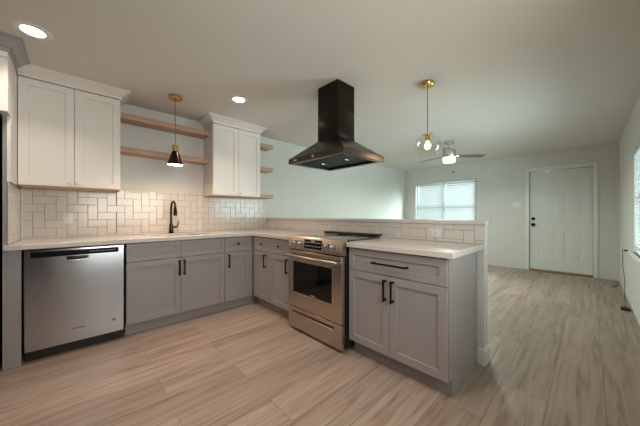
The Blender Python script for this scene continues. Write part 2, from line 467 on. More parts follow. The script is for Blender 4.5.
MB().lathe([(0.0, 0.020), (0.033, 0.020), (0.033, 0.012), (0.014, 0.008), (0.013, -0.02), (0.026, -0.03), (0.030, -0.045), (0.024, -0.058), (0.0, -0.061)], (-0.392, 0, 0.935), 'y', cap0=False, cap1=False).build('knob', M['black'], dt)
for z in (0.25, 1.02, 1.78):
    h = MB(); h.lathe([(0.006, z - 0.045), (0.006, z + 0.045)], (DW_ + 0.002, 0.012, 0), 'z', 10); h.build('hinge', M['nickel'], dt)
cs = MB()
for a, b, c, d in ((-0.515, -0.452, 0, 2.085), (0.452, 0.515, 0, 2.085), (-0.452, 0.452, 2.020, 2.085)):
    cs.box(a, b, -0.016, 0.0, c, d, 0.003)
cs.build('door_casing', M['trim'], dt)
jb = MB(); jb.box(-0.4515, -0.4485, 0.0, 0.09, 0.0, 2.017); jb.box(0.4515, 0.4485, 0.0, 0.09, 0, 2.017); jb.box(-0.4485, 0.4485, 0.0, 0.09, 2.0135, 2.017)
jb.build('door_jamb', M['cord'], dt)
th = MB(); th.box(-0.4485, 0.4485, -0.045, 0.09, 0.0, 0.034, 0.008); th.build('threshold', M['threshold'], dt)

# ------------------------------------------------------------------ herringbone tile
def herringbone(u0, u1, v0, v1, w=0.0765, off=(0.0, 0.0), gap=0.0030, t=0.005, tw=0.0025):
    """list of clipped tile rectangles of a straight herringbone"""
    out = []
    n0 = int((u0 - off[0]) / w) - 3; n1 = int((u1 - off[0]) / w) + 3
    m0 = int((v0 - off[1]) / w) - 3; m1 = int((v1 - off[1]) / w) + 3
    for i in range(n0, n1):
        for j in range(m0, m1):
            k = (i - j) % 4
            if k == 0: r = (i, i + 2, j, j + 1)
            elif k == 3: r = (i, i + 1, j, j + 2)
            else: continue
            a, b, c, d = off[0] + r[0] * w + gap / 2, off[0] + r[1] * w - gap / 2, off[1] + r[2] * w + gap / 2, off[1] + r[3] * w - gap / 2
            a, b, c, d = max(a, u0), min(b, u1), max(c, v0), min(d, v1)
            if b - a > 0.006 and d - c > 0.006: out.append((a, b, c, d))
    return out
def tiles(name, rects, fn, label):
    """fn(u, v, depth) with depth measured out of the wall"""
    t = thing(name, label, 'backsplash')
    g = MB(); tl = MB()
    for (u0, u1, v0, v1, off) in rects:
        g.prism([(u0, v0), (u1, v0), (u1, v1), (u0, v1)], fn, 0.0005, 0.0045)
        for a, b, c, d in herringbone(u0, u1, v0, v1, off=off):
            e = 0.0018
            R = lambda i, w: [fn(a + i, c + i, w), fn(b - i, c + i, w), fn(b - i, d - i, w), fn(a + i, d - i, w)]
            tl.ring([R(0, 0.003), R(0, 0.0068), R(e, 0.0080)], cap0=False)
    g.build('grout', M['grout'], t); tl.build('tile_field', M['tile'], t, smooth=False)
    return t
CT, CB = 0.914, 0.875
tiles('tile_backsplash', [(-0.353, 0.333, CT + 0.001, 1.378, (0.02, CT + 0.02)), (0.333, 1.256, CT + 0.001, 1.408, (0.02, CT + 0.02)), (1.256, 2.240, CT + 0.001, 1.378, (0.02, CT + 0.02))],
      lambda u, v, w: (u, YW - w, v), 'pale herringbone tile backsplash on the sink wall behind the faucet')
tiles('tile_backsplash', [(-3.580, -PY0, CT + 0.001, 1.060, (0.0, CT - 0.05))],
      lambda u, v, w: (PX0 - w, -u, v), 'low strip of pale herringbone tile on the half wall under the bar ledge')

# ------------------------------------------------------------------ countertop, ledge, sink
XC, YC, XP, YD = 1.612, 2.928, 1.638, 2.953
RY0, RY1 = 1.382, 2.110            # range
SINK = (0.52, 1.20, 3.04, 3.42)
ct = MB()
ct.slab([(-0.380, -0.3535, YC, 2.9545), (-0.3535, 2.236, YC, YW - 0.009), (XC, 2.236, RY1 + 0.004, YC), (2.165, 2.236, RY0 - 0.004, RY1 + 0.004), (XC, 2.236, 0.552, RY0 - 0.004)], [SINK], CB, CT, XYZ)
co = tag(ct.build('countertop', M['counter']), 'white quartz countertop wrapping from the sink run to the peninsula end', 'countertop')
bv = co.modifiers.new('bevel', 'BEVEL'); bv.width = 0.003; bv.segments = 2; bv.limit_method = 'ANGLE'
tag(MB().box(2.225, 2.345, 0.530, YW - 0.001, 1.062, 1.095, 0.003).build('bar_ledge', M['counter']), 'long narrow white quartz ledge capping the half wall', 'ledge')
st = thing('kitchen_sink', 'undermount sink set in the countertop below the black faucet', 'sink', (0.86, 3.23, 0.68))
sk = MB()
def sl(i, z): return [(SINK[0] + i - 0.86, SINK[2] + i - 3.23, z - 0.68), (SINK[1] - i - 0.86, SINK[2] + i - 3.23, z - 0.68), (SINK[1] - i - 0.86, SINK[3] - i - 3.23, z - 0.68), (SINK[0] + i - 0.86, SINK[3] - i - 3.23, z - 0.68)]
sk.ring([sl(0.0012, 0.872), sl(0.0012, 0.896), sl(0.004, 0.896), sl(0.010, 0.70), sl(0.03, 0.684)], cap0=False)
sk.build('basin', M['steel'], st)
MB().lathe([(0.0, 0.006), (0.038, 0.0065), (0.044, 0.004)], (0, 0, 0), 'z', cap0=False, cap1=False).build('drain', M['nickel'], st)

# faucet
fx, fy = 0.845, 3.50
ft = thing('kitchen_faucet', 'black pull-down gooseneck faucet behind the sink', 'faucet', (fx, fy, CT))
MB().lathe([(0.0, 0.0), (0.030, 0.0), (0.030, 0.004), (0.026, 0.012), (0.0235, 0.06), (0.0185, 0.115), (0.0, 0.115)], cap0=False, cap1=False).build('base', M['bronze'], ft)
pts = [(0, 0, 0.10), (0, 0, 0.22), (0, 0, 0.30)]
for k in range(1, 11):
    a = pi * k / 10 * 0.93
    pts.append((0, -0.085 * (1 - cos(a)), 0.30 + 0.085 * sin(a)))
MB().tube(pts, 0.0125, 12).build('spout', M['bronze'], ft)
e = Vector(pts[-1]); dv = Vector((0, -0.10, -1)).normalized()
MB().tube([e, e + dv * 0.02, e + dv * 0.075, e + dv * 0.105], 0.017, 14, rr=[0.0135, 0.0165, 0.0205, 0.020]).build('spray_head', M['bronze'], ft)
MB().tube([(0.012, 0, 0.075), (0.055, 0, 0.072), (0.066, -0.002, 0.085), (0.078, -0.01, 0.15)], 0.009, 10, rr=[0.014, 0.013, 0.0085, 0.006]).build('lever', M['bronze'], ft)

# ------------------------------------------------------------------ base cabinets (local: x right, y into the cabinet, front face y=0)
def bar_pull(t, p0, p1, r=0.0062, post=0.028, m='black', name='handle', dr=None):
    """flat bar handle between two posts, standing off the face"""
    (xa, za), (xb, zb) = p0, p1
    mb = MB()
    if xa == xb:
        mb.box(xa - r, xa + r, -post - 2 * r, -post, za - 0.008, zb + 0.008, 0.002)
        for z in (za + 0.004, zb - 0.004): mb.box(xa - r, xa + r, -post - 0.002, 0, z - r, z + r)
    else:
        mb.box(xa - 0.008, xb + 0.008, -post - 2 * r, -post, za - r, za + r, 0.002)
        for x in (xa + 0.004, xb - 0.004): mb.box(x - r, x + r, -post - 0.002, 0, za - r, za + r)
    return mb.build(name, M[m], dr or t)
def knob(x, z, parent, m='black', r=0.014):
    return MB().lathe([(0.0, -0.026), (r * 0.75, -0.0255), (r, -0.021), (r * 0.95, -0.015), (r * 0.45, -0.010), (r * 0.42, 0.0)], (x, 0, z), 'y', 18, cap0=False, cap1=False).build('knob', M[m], parent)
def base_cabinet(label, loc, rz, w, drawers, doors, depth=0.55, top=CB - 0.002, toe=0.07, body_x=None, end_panel=False):
    """drawers: (x0,x1,kind,args); doors: (x0,x1,handle_x)"""
    t = thing('base_cabinet', label, 'cabinet', loc, rz, 'grey shaker base cabinets')
    b0, b1 = body_x or (0.0, w)
    b = MB(); b.box(b0, b1, 0.021, depth, 0.11, top); b.build('body', M['grey'], t)
    k = MB(); k.box(b0, b1, toe, toe + 0.016, 0.0, 0.109); k.build('toe_kick', M['grey'], t)
    for x0, x1, kind, a in drawers:
        d = MB().shaker(x0 + 0.0015, x1 - 0.0015, 0.696, CB - 0.008, 0.0, rail=0.042 if x1 - x0 < 0.5 else 0.05).build('drawer' if kind != 'false' else 'false_front', M['grey'], t)
        if kind == 'knob': knob(a, 0.787, d)
        if kind == 'bar': bar_pull(t, (a[0], 0.779), (a[1], 0.779), dr=d)
    for x0, x1, hx in doors:
        d = MB().shaker(x0 + 0.0015, x1 - 0.0015, 0.112, 0.691, 0.0).build('door', M['grey'], t)
        bar_pull(t, (hx, 0.520), (hx, 0.662), dr=d)
    if end_panel:
        e = MB()
        e.prism([(0.0205, 0.11), (toe, 0.11), (toe, 0.0), (depth + 0.012, 0.0), (depth + 0.012, CB - 0.002), (0.0205, CB - 0.002)], lambda u, v, q: (q, u, v), w + 0.0006, w + 0.018)
        e.build('end_panel', M['grey'], t)
    return t
base_cabinet('double-door grey shaker cabinet under the sink with two false drawer fronts', (0.342, YD, 0), 0, 0.931,
             [(0.0, 0.462, 'false', 0), (0.462, 0.931, 'false', 0)], [(0.0, 0.462, 0.443), (0.462, 0.931, 0.491)], 0.60, 0.66)
nc = base_cabinet('narrow single-door grey cabinet right of the sink cabinet, facing the room', (1.275, YD, 0), 0, 0.318,
                  [(0.0, 0.318, 'knob', 0.162)], [(0.0, 0.318, 0.043)], 0.60)
f = MB(); f.box(0.3185, 0.360, 0.004, 0.02, 0.112, CB - 0.002); f.build('corner_filler', M['grey'], nc)
f = MB(); f.box(0.3185, 0.442, 0.07, 0.086, 0.0, 0.11); f.build('toe_filler', M['grey'], nc)
base_cabinet('grey peninsula cabinet in the inner corner with one knobbed drawer over one door', (XP, 2.950, 0), R90, 0.395,
             [(0.004, 0.393, 'knob', 0.217)], [(0.004, 0.393, 0.307)], 0.58)
base_cabinet('grey single-door peninsula cabinet directly left of the stainless range', (XP, 2.553, 0), R90, 0.445,
             [(0.002, 0.444, 'knob', 0.180)], [(0.002, 0.444, 0.345)], 0.58)
base_cabinet('wide grey end-of-peninsula cabinet right of the range with long drawer pull', (XP, 1.371, 0), R90, 0.761,
             [(0.0, 0.777, 'bar', (0.250, 0.523))], [(0.0, 0.380, 0.349), (0.380, 0.777, 0.410)], 0.585, end_panel=True)

# ------------------------------------------------------------------ tall panel and cabinet over the refrigerator
tp = thing('refrigerator_surround', 'tall grey panel with cabinet and crown over the refrigerator at the left edge', 'cabinet', (-0.372, 2.955, 0))
MB().box(-0.011, 0.007, 0.0, 0.634, 0.0, 2.285).build('side_panel', M['grey'], tp)
MB().box(0.0075, 0.079, 0.0005, 0.022, 0.0, CB - 0.002).build('filler', M['grey'], tp)
MB().slab([(-0.0112, 0.0265, -0.107, -0.0006), (0.0075, 0.0265, -0.0006, 0.304)], [], 1.872, 2.285, XYZ).slab([(0.0075, 0.0265, 0.02, 0.304)], [], 1.385, 1.8715, XYZ).build('upper_side', M['white'], tp)
MB().box(-1.04, -0.0115, -0.084, 0.634, 1.872, 2.285).build('body', M['white'], tp)
for a, b in ((-1.04, -0.526), (-0.524, -0.012)):
    MB().shaker(a, b, 1.875, 2.245, -0.106).build('door', M['white'], tp)
fr = MB(); fr.slab([(-1.04, 0.030, -0.127, -0.1075), (0.0275, 0.030, -0.127, 0.2)], [], 2.25, 2.30, XYZ); fr.build('frieze', M['white'], tp)
def crown_profile(h0, h1, proj):
    # (out, z) profile
    d = h1 - h0
    return [(0.0, h0), (proj * 0.10, h0), (proj * 0.10, h0 + d * 0.30), (proj * 0.24, h0 + d * 0.32), (proj * 0.24, h0 + d * 0.38), (proj * 0.34, h0 + d * 0.42), (proj * 0.46, h0 + d * 0.56), (proj * 0.64, h0 + d * 0.70), (proj * 0.86, h0 + d * 0.79), (proj * 0.86, h0 + d * 0.85), (proj, h0 + d * 0.87), (proj, h1), (0.0, h1)]
def crown(x0, x1, yf, yb, h0, h1, proj, left=True, right=True):
    """mitred crown moulding round the front and the chosen sides of a box"""
    mb = MB(); loops = []
    pr = crown_profile(h0, h1, proj)
    P = []
    if left: P.append(lambda o, z: (x0 - o, yb, z))
    P.append(lambda o, z: ((x0 - o) if left else x0, yf - o, z))
    P.append(lambda o, z: ((x1 + o) if right else x1, yf - o, z))
    if right: P.append(lambda o, z: (x1 + o, yb, z))
    return mb.ring([[p(o, z) for o, z in pr] for p in P])
cr = crown(-1.04, 0.030, -0.127, 0.20, 2.285, H - 0.0006, 0.075, False, True)
cr.build('crown_molding', M['grey'], tp)
side = MB()
t2 = thing('side_tile', 'small strip of horizontal pale tile on the tall panel left of the backsplash', 'backsplash', (-0.364, 3.0, CT))
g = MB(); g.box(0.0005, 0.004, -0.03, 0.575, 0.001, 0.466); g.build('grout', M['grout'], t2)
tl = MB()
for j in range(7):
    z0 = 0.003 + j * 0.0665; y = -0.03 if j % 2 else -0.10
    while y < 0.575:
        a, b = max(y, -0.03), min(y + 0.15, 0.575)
        if b - a > 0.01: tl.box(0.003, 0.0078, a + 0.001, b - 0.001, z0, min(z0 + 0.0645, 0.465))
        y += 0.152
tl.build('tile_field', M['tile'], t2, smooth=False)
g = MB(); g.box(0.0085, 0.020, 0.55, 0.580, 0.001, 0.466, 0.003); g.build('edge_trim', M['plastic'], t2)

rf = thing('refrigerator', 'black refrigerator cut off by the left edge of the photo', 'refrigerator', (-0.88, 2.87, 0))
MB().box(-0.45, 0.478, 0.0, 0.66, 0.02, 1.835, 0.006).build('body', M['blackplastic'], rf)
for a, b in ((-0.45, 0.012), (0.018, 0.478)):
    MB().box(a, b, -0.055, -0.003, 0.62, 1.835, 0.01).build('door', M['blackglass'], rf)
MB().box(-0.45, 0.478, -0.055, -0.003, 0.06, 0.612, 0.01).build('freezer_drawer', M['blackglass'], rf)

# ------------------------------------------------------------------ dishwasher
dw = thing('dishwasher', 'stainless steel dishwasher at the left end of the sink run', 'dishwasher', (0.023, YD, 0))
MB().box(-0.300, 0.300, 0.03, 0.58, 0.10, CB - 0.003).build('body', M['blackplastic'], dw)
dd = MB()
lp = []
for z, y in ((0.088, 0.004), (0.092, -0.012), (0.60, -0.018), (0.80, -0.018), (0.862, -0.013), (0.866, 0.004)):
    lp.append([(-0.302, 0.024, z), (-0.302, y + 0.006, z), (-0.298, y, z), (0.298, y, z), (0.302, y + 0.006, z), (0.302, 0.024, z)])
dd.ring(lp)
ddo = dd.build('door', M['steeldw'], dw)
cp = MB(); cp.box(-0.268, 0.262, -0.0205, -0.010, 0.806, 0.850, 0.002); cpo = cp.build('control_panel', M['black'], dw)
bt = MB()
for i in range(9): bt.box(0.07 + i * 0.02, 0.078 + i * 0.02, -0.0212, -0.02, 0.826, 0.831)
bt.build('button_marks', M['mark'], cpo)
hd = MB(); hd.tube([(-0.082, -0.016, 0.792), (-0.076, -0.026, 0.772), (-0.05, -0.028, 0.763), (0.03, -0.028, 0.763), (0.056, -0.026, 0.772), (0.062, -0.016, 0.792)], 0.0075, 10); hd.build('handle', M['steel'], dw)
hp = MB(); hp.box(-0.074, 0.054, -0.0192, -0.0172, 0.770, 0.800, 0.0008); hp.build('handle_pocket', M['blackplastic'], dw)
bd = MB(); bd.lathe([(0.0, -0.0185), (0.017, -0.0185), (0.017, -0.015)], (0.228, 0, 0.205), 'y', 20, cap0=False, cap1=False); bd.build('badge', M['nickel'], ddo)
bd = MB(); bd.tube([(0.214, -0.0185, 0.212), (0.222, -0.0185, 0.198), (0.232, -0.0185, 0.200), (0.240, -0.0185, 0.214)], 0.003, 6); bd.build('emblem', M['badge'], ddo)
bd = MB()
for i in range(9): bd.box(-0.036 + i * 0.0085, -0.030 + i * 0.0085, -0.0172, -0.014, 0.196, 0.204)
bd.build('lettering', M['badge'], ddo)
MB().box(-0.299, 0.299, 0.045, 0.060, 0.004, 0.098).build('toe_kick', M['blackplastic'], dw)

# ------------------------------------------------------------------ range  (local x from its left side, y into it)
XR = 1.569
rg = thing('kitchen_range', 'stainless slide-in electric range with black oven window set into the peninsula', 'range', (XR, RY1, 0), R90)
RW = RY1 - RY0
MB().box(0.002, RW - 0.002, 0.035, 0.585, 0.03, 0.905).build('body', M['blackplastic'], rg)
for x in (0.05, RW - 0.05):
    for y in (0.09, 0.55):
        MB().lathe([(0.016, 0.0), (0.018, 0.006), (0.012, 0.01), (0.012, 0.032)], (x, y, 0), 'z', 12).build('foot', M['blackplastic'], rg)
ck = MB(); ck.box(0.0, RW, 0.055, 0.555, 0.906, 0.929, 0.003); cko = ck.build('cooktop', M['cooktop'], rg)
for x, y, r in ((0.2, 0.18, 0.105), (0.55, 0.18, 0.085), (0.2, 0.42, 0.075), (0.55, 0.42, 0.105)):
    MB().lathe([(r, 0.9292), (r, 0.9296), (r - 0.003, 0.9296), (r - 0.003, 0.9292)], (x, y, 0), 'z', 40, cap0=False, cap1=False).build('burner_ring', M['mark'], cko)
vt = MB(); vt.box(0.005, RW - 0.005, 0.500, 0.592, 0.9295, 0.953, 0.008); vt.build('rear_vent', M['blackplastic'], rg)
# sloped control panel
cpz = [(0.000, 0.802), (0.0, 0.806), (0.010, 0.918), (0.016, 0.929), (0.075, 0.931), (0.075, 0.802)]
pp = MB(); pp.prism(cpz, lambda u, v, q: (q, u, v), 0.0, RW); ppo = pp.build('control_panel', M['rangesteel'], rg)
def on_panel(z): return 0.010 * (z - 0.806) / 0.112
ds = MB()
ds.hexa([(0.247, on_panel(0.825) - 0.002, 0.825), (0.482, on_panel(0.825) - 0.002, 0.825), (0.482, on_panel(0.908) - 0.002, 0.908), (0.247, on_panel(0.908) - 0.002, 0.908)],
        [(0.247, 0.02, 0.825), (0.482, 0.02, 0.825), (0.482, 0.02, 0.908), (0.247, 0.02, 0.908)])
dso = ds.build('display', M['blackglass'], ppo)
for zz in (0.850, 0.883):
    mk = MB()
    for i in range(7):
        x = 0.262 + i * 0.031
        mk.box(x, x + 0.018, on_panel(zz) - 0.0026, on_panel(zz), zz - 0.003, zz + 0.003)
    mk.build('display_lettering', M['mark'], dso)
mk = MB()
for i in range(4): mk.box(0.340 + i * 0.014, 0.349 + i * 0.014, on_panel(0.897) - 0.0026, on_panel(0.897), 0.892, 0.902)
mk.build('clock_digits', M['mark'], dso)
for x in (0.105, 0.178, 0.533, 0.602):
    z = 0.868; y = on_panel(z)
    k = MB().lathe([(0.0, y - 0.034), (0.020, y - 0.034), (0.023, y - 0.030), (0.025, y - 0.008), (0.029, y - 0.006), (0.029, y)], (x, 0, z), 'y', 24, cap0=False, cap1=False).build('knob', M['steel'], ppo)
    MB().box(x - 0.003, x + 0.003, y - 0.037, y - 0.033, z + 0.002, z + 0.021).build('knob_pointer', M['blackplastic'], k)
# oven door
od = MB()
od.slab([(0.004, RW - 0.004, 0.236, 0.790)], [(0.075, RW - 0.110, 0.378, 0.690)], 0.0, 0.034, XZY)
odo = od.build('oven_door', M['rangesteel'], rg)
bv = odo.modifiers.new('bevel', 'BEVEL'); bv.width = 0.003; bv.segments = 2; bv.limit_method = 'ANGLE'
MB().box(0.075, RW - 0.110, 0.003, 0.012, 0.378, 0.690).build('oven_window', M['blackglass'], odo)
wf = MB(); wf.slab([(0.069, RW - 0.104, 0.372, 0.696)], [(0.080, RW - 0.115, 0.383, 0.685)], -0.002, 0.004, XZY); wf.build('window_trim', M['nickel'], odo)
lt = MB()
for i in range(7): lt.box(0.335 + i * 0.010, 0.342 + i * 0.010, 0.0022, 0.004, 0.391, 0.397)
lt.build('lettering', M['mark'], odo)
hp = [(0.012 + (RW - 0.024) * k / 16, -0.046 - 0.016 * sin(pi * k / 16), 0.742 + 0.004 * sin(pi * k / 16)) for k in range(17)]
hb = MB(); hb.tube(hp, 0.0135, 12)
for x in (0.022, RW - 0.022): hb.tube([(x, -0.046, 0.742), (x, 0.002, 0.742)], 0.011, 10)
hb.build('handle', M['rangesteel'], odo)
# storage drawer
dr = MB(); dr.slab([(0.004, RW - 0.004, 0.026, 0.228)], [(0.06, RW - 0.10, 0.176, 0.194)], 0.0, 0.034, XZY); dro = dr.build('storage_drawer', M['rangesteel'], rg)
bv = dro.modifiers.new('bevel', 'BEVEL'); bv.width = 0.0025; bv.segments = 2; bv.limit_method = 'ANGLE'
lpz = MB(); lpz.prism([(-0.006, 0.166), (-0.008, 0.172), (0.010, 0.180), (0.004, 0.164)], lambda u, v, q: (q, u, v), 0.06, RW - 0.10); lpz.build('pull_lip', M['rangesteel'], dro)
MB().box(0.06, RW - 0.10, 0.024, 0.030, 0.176, 0.194).build('pull_recess', M['blackplastic'], dro)

# ------------------------------------------------------------------ range hood
hx0, hx1, hy0, hy1, hz0, hz1 = 1.566, 2.165, 1.370, 2.100, 1.648, 1.698
hc = thing('range_hood', 'black pyramid range hood with square chimney hanging from the ceiling over the range', 'range hood', ((hx0 + hx1) / 2, (hy0 + hy1) / 2, hz0))
ox, oy, oz = hc.location
def hb_(x0, x1, y0, y1, z): return [(x0 - ox, y0 - oy, z - oz), (x1 - ox, y0 - oy, z - oz), (x1 - ox, y1 - oy, z - oz), (x0 - ox, y1 - oy, z - oz)]
cx0, cx1, cy0, cy1 = 1.735, 1.975, 1.582, 1.848
cn = MB()
cn.ring([hb_(hx0, hx1, hy0, hy1, hz1 - 0.001), hb_(hx0 + 0.004, hx1 - 0.004, hy0 + 0.004, hy1 - 0.004, hz1 + 0.003), hb_(cx0 - 0.004, cx1 + 0.004, cy0 - 0.004, cy1 + 0.004, 1.855), hb_(cx0 - 0.004, cx1 + 0.004, cy0 - 0.004, cy1 + 0.004, 1.862)])
cn.build('canopy', M['hood'], hc)
lipm = MB(); k = 0.045
lipm.ring([hb_(hx0, hx1, hy0, hy1, hz1 - 0.0015), hb_(hx0, hx1, hy0, hy1, hz0 + 0.002), hb_(hx0 + 0.003, hx1 - 0.003, hy0 + 0.003, hy1 - 0.003, hz0), hb_(hx0 + k, hx1 - k, hy0 + k, hy1 - k, hz0), hb_(hx0 + k, hx1 - k, hy0 + k, hy1 - k, hz0 + 0.035)], cap1=False)
lo = lipm.build('rim', M['hoodrim'], hc)
un = MB(); un.ring([hb_(hx0 + k - 0.002, hx1 - k + 0.002, hy0 + k - 0.002, hy1 - k + 0.002, hz0 + 0.034), hb_(hx0 + k - 0.002, hx1 - k + 0.002, hy0 + k - 0.002, hy1 - k + 0.002, hz0 + 0.040)]); un.build('underside', M['blackplastic'], hc)
ym = (hy0 + hy1) / 2
for a, b in ((hy0 + 0.06, ym - 0.004), (ym + 0.004, hy1 - 0.06)):
    fl = MB()
    fl.ring([hb_(hx0 + 0.13, hx1 - 0.06, a, b, hz0 + 0.033), hb_(hx0 + 0.13, hx1 - 0.06, a, b, hz0 + 0.026)])
    n = 9
    for i in range(n):
        y = a + (b - a) * (i + 0.5) / n
        fl.ring([hb_(hx0 + 0.14, hx1 - 0.07, y - 0.008, y + 0.008, hz0 + 0.027), hb_(hx0 + 0.14, hx1 - 0.07, y - 0.005, y + 0.005, hz0 + 0.020)])
    fo = fl.build('grease_filter', M['filter'], hc)
    MB().tube([((hx0 + hx1) / 2 + dx - ox, (a + b) / 2 + 0.03 * s_ - oy, hz0 - oz + zz) for dx, s_, zz in ((-0.03, 0, 0.022), (-0.03, 0, 0.012), (0.03, 0, 0.012), (0.03, 0, 0.022))], 0.004, 8).build('filter_latch', M['steel'], fo)
for y in (hy0 + 0.17, hy1 - 0.17):
    MB().lathe([(0.0, 0.031), (0.028, 0.031), (0.033, 0.033), (0.033, 0.037)], (hx0 + 0.09 - ox, y - oy, 0), 'z', 20, cap0=False, cap1=False).build('hood_lamp', M['nickel'], hc)
ch = MB(); ch.box(cx0 - ox, cx1 - ox, cy0 - oy, cy1 - oy, 1.8625 - oz, 2.12 - oz, 0.002); ch.box(cx0 - ox + 0.001, cx1 - ox - 0.001, cy0 - oy + 0.001, cy1 - oy - 0.001, 2.12 - oz, H - oz - 0.0005); ch.build('chimney', M['hood'], hc)
for y, w in ((1.995, 0.045), (1.735, 0.026)):
    q = MB(); q.box(hx0 - ox - 0.004, hx0 - ox + 0.001, y - w / 2 - oy, y + w / 2 - oy, 1.664 - oz, 1.682 - oz, 0.002)
    q.build('control_button', M['steel'], hc)

# ------------------------------------------------------------------ upper cabinets
def upper(label, x0, x1, xm, knobs, z0=1.391, z1=2.296):
    yf = 3.259
    t = thing('upper_cabinet', label, 'cabinet', (x0, yf, z0), 0, 'white shaker wall cabinets')
    w = x1 - x0; h = z1 - z0
    MB().box(0.0, w, 0.021, YW - yf - 0.0005, 0.0, h + 0.0).build('body', M['white'], t)
    MB().box(0.001, w - 0.001, 0.012, YW - yf - 0.010, -0.010, -0.0005).build('bottom_panel', M['rawwood'], t)
    for (a, b), kx in zip(((0.0, xm - x0), (xm - x0, w)), knobs):
        d = MB().shaker(a + 0.0015, b - 0.0015, 0.001, h - 0.004, 0.0, rail=0.058, rec=0.010).build('door', M['white'], t)
        knob(kx - x0, 0.035, d, 'nickel' if x0 > 1 else 'plastic', 0.013)
    c = crown(0.0, w, 0.0, YW - yf - 0.001, h + 0.0005, H - z0 - 0.0006, 0.075, x0 > 0, True)
    c.build('crown_molding', M['white'], t)
    return t
upper('white two-door wall cabinet above the dishwasher with pale round knobs', -0.344, 0.333, -0.003, (-0.035, 0.022))
upper('white two-door wall cabinet with crown between the two sets of wooden shelves', 1.256, 1.926, 1.592, (1.560, 1.622))

# ------------------------------------------------------------------ floating shelves
def shelf(x0, x1, y0, z0, z1, label, grp):
    o = MB().box(x0, x1, y0, YW - 0.0005, z0, z1, 0.002).build('floating_shelf', M['oak'], None, ((x0 + x1) / 2, (y0 + YW) / 2, z0))
    return tag(o, label, 'shelf', grp)
shelf(0.3335, 1.2555, 3.385, 2.158, 2.215, 'upper long oak floating shelf behind the cone pendant', 'long oak floating shelves')
shelf(0.3335, 1.2555, 3.385, 1.803, 1.856, 'lower long oak floating shelf above the sink', 'long oak floating shelves')
for z0, z1, w_ in ((2.158, 2.213, 'top'), (1.803, 1.856, 'middle'), (1.392, 1.440, 'bottom')):
    shelf(1.9265, 2.225, 3.385, z0, z1, {'top': 'topmost of the three short oak shelves right of the second wall cabinet',
          'middle': 'middle one of the three short oak shelves right of the second wall cabinet',
          'bottom': 'lowest of the three short oak shelves, just above the backsplash end'}[w_], 'short oak corner shelves')

# ------------------------------------------------------------------ outlets, switches, hook
def plate(name, loc, rz, w, h, label, cat, parts):
    t = thing(name, label, cat, loc, rz)
    po = MB().box(-w / 2, w / 2, -0.006, 0.0, -h / 2, h / 2, 0.002).build('cover_plate', M['plastic'], t)
    for n, a, b, c, d, m in parts:
        MB().box(a, b, -0.0085, -0.005, c, d, 0.0008).build(n, M[m], t)
    return t
sock = []
for s in (0.022, -0.022):
    sock.append(('socket', -0.016, 0.016, s - 0.014, s + 0.014, 'trim'))
o = plate('wall_outlet', (-0.05, YW - 0.0085, 1.105), 0, 0.072, 0.115, 'white duplex outlet on the herringbone tile above the dishwasher', 'outlet', sock)
for s in (0.022, -0.022):
    for dx in (-0.007, 0.004): MB().box(dx, dx + 0.003, -0.0092, -0.0084, s - 0.005, s + 0.006).build('slot', M['badge'], o)
o = plate('wall_outlet', (PX0 - 0.0085, 0.92, 0.985), R90, 0.115, 0.072, 'white outlet lying sideways in the half-wall tile under the ledge', 'outlet',
          [('socket', s - 0.014, s + 0.014, -0.016, 0.016, 'trim') for s in (0.022, -0.022)])
for s in (0.022, -0.022): MB().lathe([(0.0, -0.0092), (0.005, -0.0092), (0.005, -0.008)], (s - 0.006, 0, 0.004), 'y', 10, cap0=False, cap1=False).build('slot', M['badge'], o)
plate('light_switch', (XW - 0.0005, 1.055, 1.345), R90, 0.15, 0.115, 'pale light switch plate on the far wall left of the front door', 'light switch',
      [('rocker', s - 0.016, s + 0.016, -0.033, 0.033, 'trim') for s in (-0.036, 0.036)])
hk = thing('curtain_bracket', 'small dark bracket on the far wall above the window', 'bracket', (XW - 0.0005, 2.319, 2.198), R90)
MB().box(-0.016, 0.016, -0.008, 0.0, -0.022, 0.022, 0.002).build('mount', M['cord'], hk)
MB().tube([(0, -0.006, 0.0), (0, -0.045, 0.0), (0, -0.055, 0.016)], 0.008, 8).build('arm', M['cord'], hk)

# ------------------------------------------------------------------ recessed downlights
def lamp_obj(name, kind, loc, power, col, parent=None, size=0.1, spread=160, soft=0.05):
    l = bpy.data.lights.new(name, kind); l.energy = power; l.color = col
    if kind == 'AREA': l.shape = 'DISK'; l.size = size; l.spread = radians(spread)
    else: l.shadow_soft_size = soft
    o = bpy.data.objects.new(name, l); o.location = loc; COL.objects.link(o)
    if parent: o.parent = parent
    return o
dl = thing('recessed_light', 'lit recessed ceiling light near the upper left corner above the dishwasher', 'ceiling light', (-0.205, 2.597, H), 0, 'recessed ceiling lights')
MB().lathe([(0.060, -0.0045), (0.076, -0.006), (0.092, -0.004), (0.095, -0.0006)], (0, 0, 0), 'z', 40, cap0=False, cap1=False).build('trim_ring', M['trim'], dl)
MB().lathe([(0.0, -0.0038), (0.061, -0.0044)], (0, 0, 0), 'z', 40, cap0=False, cap1=False).build('lens', M['led'], dl)
lamp_obj('downlight', 'AREA', (0, 0, -0.010), RECESSED_W, WARM, dl, 0.12, 115)
dup(dl, (1.28, 2.607, H), 'lit recessed ceiling light in front of the second white wall cabinet')
dup(dl, (0.25, 1.10, H), 'added recessed fill light over the kitchen floor, out of view behind the camera side')  # added fixture, unseen, fills the kitchen and peninsula fronts
dup(dl, (0.85, 0.95, H), 'added recessed fill light above the camera, out of view')  # second unseen fill fixture, added to brighten the peninsula fronts

